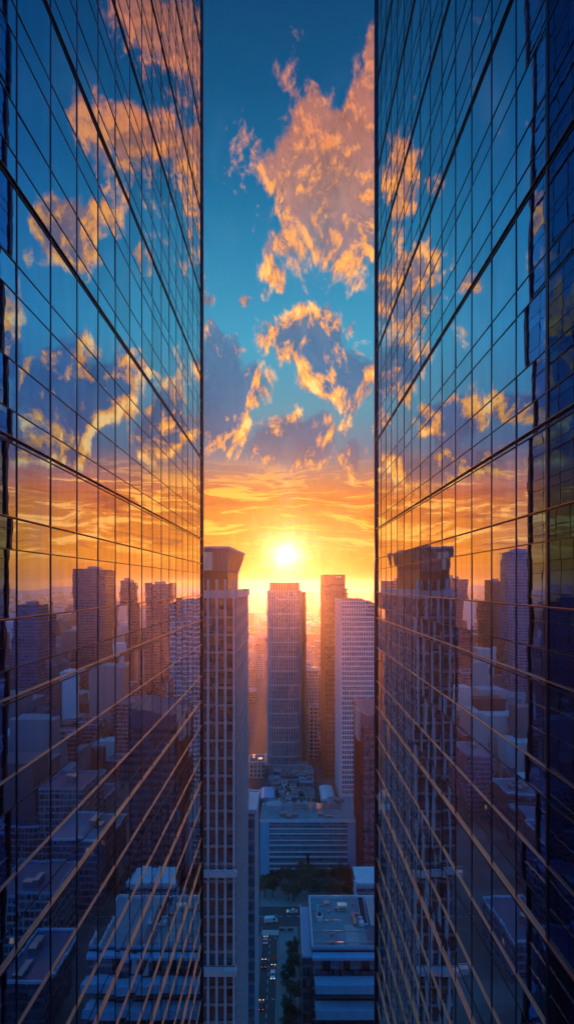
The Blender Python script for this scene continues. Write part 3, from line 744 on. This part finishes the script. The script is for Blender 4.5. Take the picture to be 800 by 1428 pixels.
while n < 90:
    y = rnd.uniform(75, 800); sgn = rnd.choice((-1,1))
    x = sgn*rnd.uniform(38 if y > 150 else 55, 70 + y*.42); w, d = rnd.uniform(6,13), rnd.uniform(7,16); h = rnd.choice((10,14,20,28,36,44))*rnd.uniform(.8,1.2)
    if abs(x)/y*750 < 128 + w/y*750 or not free(x, y, w, d): 
        continue
    low_block('city block %s the street canyon, seen only mirrored in the %s glass facade' % (('right of','left') if sgn > 0 else ('left of','right')), x, y, w, d, h, rnd.choice((W2, M['blue_glass'], M['dark_glass'])), rnd.choice((M['slate'], M['roof'])),
              'blocks mirrored in the %s facade' % ('left' if sgn > 0 else 'right'), 2)
    n += 1

# ------------------------------------------------------------------ far city as one mass
fc = MB()
for k in range(5200):
    y = 1250 + 5200*rnd.random()**1.5; x = rnd.uniform(-.85, .85)*y
    w, d = rnd.uniform(7,22), rnd.uniform(7,22); h = rnd.choice((6,9,12,16,22,30))*rnd.uniform(.7,1.3)
    if rnd.random() < .03: h = rnd.uniform(50, 110); w = d = rnd.uniform(9,14)
    fc.box(x-w, x+w, y-d, y+d, 0, h)
    if rnd.random() < .5: fc.box(x-w*.4, x+w*.3, y-d*.3, y+d*.4, h, h+rnd.uniform(2,4))
for k in range(1500):
    sgn = rnd.choice((-1,1)); y = rnd.uniform(300, 1300); x = sgn*rnd.uniform(.27, .9)*y
    if abs(x) < 130: continue
    w, d = rnd.uniform(6,14), rnd.uniform(6,14); h = rnd.choice((8,12,18,26,40,60))*rnd.uniform(.7,1.3)
    fc.box(x-w, x+w, y-d, y+d, 0, h)
tag(fc.build('distant_city', M['far']), 'hazy mass of low distant city blocks reaching to the horizon', 'city', kind='stuff')
hl = MB()
for k in range(40):
    x = -7000 + k*350; hl.quad((x,9500,-5),(x+350,9500,-5),(x+350,9700,60+80*noise.noise((k*.31+.31,0,0))+30),(x,9700,60+80*noise.noise((k*.31,0,0))+30))
tag(hl.build('hills', M['concrete']), kind='structure')

# ------------------------------------------------------------------ trees
def make_tree(seed, h, r):
    rr = random.Random(seed)
    t = thing('street_tree', 'dark leafy street tree', 'tree', (0,0,-500))
    tr = MB(); tr.tube((0,0,0),(.1,.05,h*.45), .24, .15, 9)
    tips = []
    for k in range(8):
        a = k*2.4 + rr.random(); z0_ = h*(.3+.03*k); e = (math.cos(a)*r*.7, math.sin(a)*r*.7, h*(.55+.05*k))
        tr.tube((.05,.03,z0_), e, .10, .03, 6); tips.append(Vector(e))
    tr.build('trunk', M['bark'], t)
    cr = MB()
    cl = [(p + Vector((rr.uniform(-.6,.6), rr.uniform(-.6,.6), rr.uniform(-.3,.8))), r*rr.uniform(.30,.5)) for p in tips for _ in range(2)] + [(Vector((0,0,h*.82)), r*.55)]
    for (c_, cr_) in cl:
        for k in range(95):
            d = Vector((rr.gauss(0,1), rr.gauss(0,1), rr.gauss(0,.8))).normalized()*cr_*rr.uniform(.55,1.08)
            p = c_ + d; s = rr.uniform(.12,.27)
            u = Vector((rr.gauss(0,1), rr.gauss(0,1), rr.gauss(0,1))).normalized(); v = u.orthogonal().normalized()
            cr.quad(p-u*s-v*s*.6, p+u*s-v*s*.6, p+u*s+v*s*.6, p-u*s+v*s*.6)
    cr.build('crown', M['leaf'], t); return t
protos = [make_tree(3, 8.5, 3.2), make_tree(5, 7.0, 2.8), make_tree(8, 9.5, 3.6)]
used = set()
def plant(x, y, label, group, s=1.0):
    k = rnd.randrange(3); rz = rnd.uniform(0, 6.28)
    if k not in used:
        used.add(k); t = protos[k]; t.location = (x,y,.13); t.rotation_euler = (0,0,rz); t.scale = (s,)*3; t['label'] = label
    else: t = copy_tree(protos[k], (x,y,.13), rz, label, s)
    t['group'] = group
for k in range(18):
    plant(-11 + (k % 9)*5.0 + rnd.uniform(-1.4,1.4), 256 + (k//9)*11 + rnd.uniform(-2.5,2.5), 'dark tree of the grove in front of the long glazed building', 'trees in front of the long glazed building', rnd.uniform(.8,1.2))
for k in range(11):
    plant(.6 + rnd.uniform(-1.6,2.2), 176 + k*4.2 + rnd.uniform(-1,1), 'dark street tree between the road and the terraced building', 'trees along the street', rnd.uniform(.6,.95))
for k in range(4):
    plant(-13.4, 196 + k*10, 'dark street tree on the far pavement under the finned slab', 'trees on the left pavement', rnd.uniform(.55,.7))

# ------------------------------------------------------------------ cars and lamps
def make_car(label, paint, van=False):
    t = thing('car' if not van else 'van', label, 'car' if not van else 'van')
    L, W, H = (4.5, .88, 1.42) if not van else (5.6, 1.0, 2.3)
    if van: pr = [(-L/2,.32),(L/2,.32),(L/2,1.0),(L/2-.5,1.15),(L/2-1.2,2.2),(L/2-1.5,H),(-L/2+.1,H),(-L/2,2.1)]
    else: pr = [(-L/2,.30),(L/2,.30),(L/2+.03,.62),(L/2-.25,.78),(1.15,.92),(.35,1.36),(-.2,H),(-1.15,1.38),(-1.85,.98),(-L/2+.02,.90)]
    b = MB().slab_yz(pr, -W, W).build('body', paint, t)
    bv = b.modifiers.new('edge', 'BEVEL'); bv.width = .07; bv.segments = 2
    w = MB()
    if van: w.slab_yz([(L/2-1.25,1.25),(L/2-.60,1.25),(L/2-1.22,2.1),(L/2-1.9,2.1),(L/2-1.9,1.25)], -W-.012, W+.012)
    else:
        w.slab_yz([(-1.6,.98),(1.0,.98),(.36,1.30),(-.2,1.36),(-1.1,1.33)], -W-.012, W+.012)
        w.quad((-W+.1,1.12,.97),(W-.1,1.12,.97),(W-.2,.40,1.37),(-W+.2,.40,1.37)); w.quad((W-.1,-1.86,1.02),(-W+.1,-1.86,1.02),(-W+.2,-1.2,1.40),(W-.2,-1.2,1.40))
    w.build('window', M['car_glass'], t)
    for sx in (-1,1):
        for yy in (-L*.31, L*.31):
            wh = MB().tube((sx*(W-.12),yy,.32),(sx*(W+.03),yy,.32),.32,k=16).build('wheel', M['rubber'], t)
            MB().tube((sx*(W+.02),yy,.32),(sx*(W+.045),yy,.32),.19,k=12).build('rim', M['steel'], wh)
        MB().box(sx*.62-.2, sx*.62+.2, L/2+.0, L/2+.06, .58, .76).build('headlight', M['head'], t)
        MB().box(sx*.66-.16, sx*.66+.16, -L/2-.05, -L/2+.02, .70, .86).build('tail_light', M['tail'], t)
    return t
pw, pd, ps, pr_ = car_paint('white_paint', (.78,.78,.78)), car_paint('dark_paint', (.02,.025,.04)), car_paint('silver_paint', (.45,.46,.48)), car_paint('red_paint', (.35,.03,.02))
cw = make_car('white car coming up the street with lit headlights', pw); cw.location = (-5.7,206,.02); cw.rotation_euler = (0,0,math.pi)
cd = make_car('dark car leading up the street with red tail lights', pd); cd.location = (-9.4,212,.02)
cs_ = make_car('silver car waiting behind the crossing', ps); cs_.location = (-9.3,226,.02)
cr_ = make_car('red car coming behind the white one', pr_); cr_.location = (-5.6,213.5,.02); cr_.rotation_euler = (0,0,math.pi)
vn = make_car('white delivery van turning on the cross street', pw, True); vn.location = (-7.5,239,.02); vn.rotation_euler = (0,0,R(-80))
copy_tree(cd, (-9.4,191,.02), 0, 'dark car alone low on the street beside the finned slab')
copy_tree(cw, (2,246,.02), R(90), 'white car on the cross street in front of the grove')
copy_tree(cs_, (-16.5,246,.02), R(90), 'silver car at the left end of the cross street')
def make_lamp():
    t = thing('street_lamp', 'street lamp', 'street lamp', group='street lamps along the road')
    MB().tube((0,0,0),(0,0,7.6),.09,.06).build('pole', M['steel'], t)
    MB().tube((0,0,7.5),(1.5,0,7.9),.05,.04).build('arm', M['steel'], t)
    MB().box(1.3,2.0,-.14,.14,7.84,7.98).build('lamp_head', M['white_panel'], t)
    return t
lamp = make_lamp(); lamp.location = (-3.4,184,.13); lamp.rotation_euler = (0,0,math.pi); lamp['label'] = 'grey curved street lamp standing along the kerb by the trees'
for y in (200,216,231): copy_tree(lamp, (-3.4,y,.13), math.pi, 'grey curved street lamp standing along the kerb by the trees')
# planters and stalls at the street corner
for k, (x, y, w, d) in enumerate(((-2.2,232,1.1,.5),(1.2,232,1.1,.5),(3.0,226,.5,1.4))):
    t = thing('planter', ('long concrete planter at the street corner nearest the road','concrete planter in the middle of the corner pavement','tall narrow planter by the terraced building')[k], 'planter', (x,y,.13))
    MB().box(-w,w,-d,-d+.12,0,.7).box(-w,w,d-.12,d,0,.7).box(-w,-w+.12,-d+.12,d-.12,0,.7).box(w-.12,w,-d+.12,d-.12,0,.7).box(-w+.12,w-.12,-d+.12,d-.12,0,.5).build('box', M['concrete'], t)
    m = MB()
    for q in range(160):
        p = Vector((rnd.uniform(-w,w), rnd.uniform(-d,d), rnd.uniform(.6,1.25))); u_ = Vector((rnd.gauss(0,1),rnd.gauss(0,1),rnd.gauss(0,1))).normalized()*.13; v_ = u_.orthogonal()
        m.quad(p-u_-v_, p+u_-v_, p+u_+v_, p-u_+v_)
    m.build('shrub', M['leaf'], t)

# ------------------------------------------------------------------ camera and render
cam = bpy.data.cameras.new('camera'); co = bpy.data.objects.new('camera', cam); col.objects.link(co)
co.location = (0,0,CAMH); co.rotation_euler = (R(90),0,0)
cam.sensor_fit = 'AUTO'; cam.sensor_width = 36; cam.lens = 36*750/1428; cam.shift_y = 101/1428; cam.shift_x = -1/1428
cam.clip_start = .1; cam.clip_end = 40000
scene.camera = co
scene.view_settings.view_transform = 'Standard'; scene.view_settings.look = 'None'; scene.view_settings.exposure = 0
scene.render.engine = 'CYCLES'
cy = scene.cycles
cy.use_denoising = True; cy.max_bounces = 7; cy.glossy_bounces = 5; cy.diffuse_bounces = 2; cy.volume_bounces = 0; cy.sample_clamp_indirect = 4
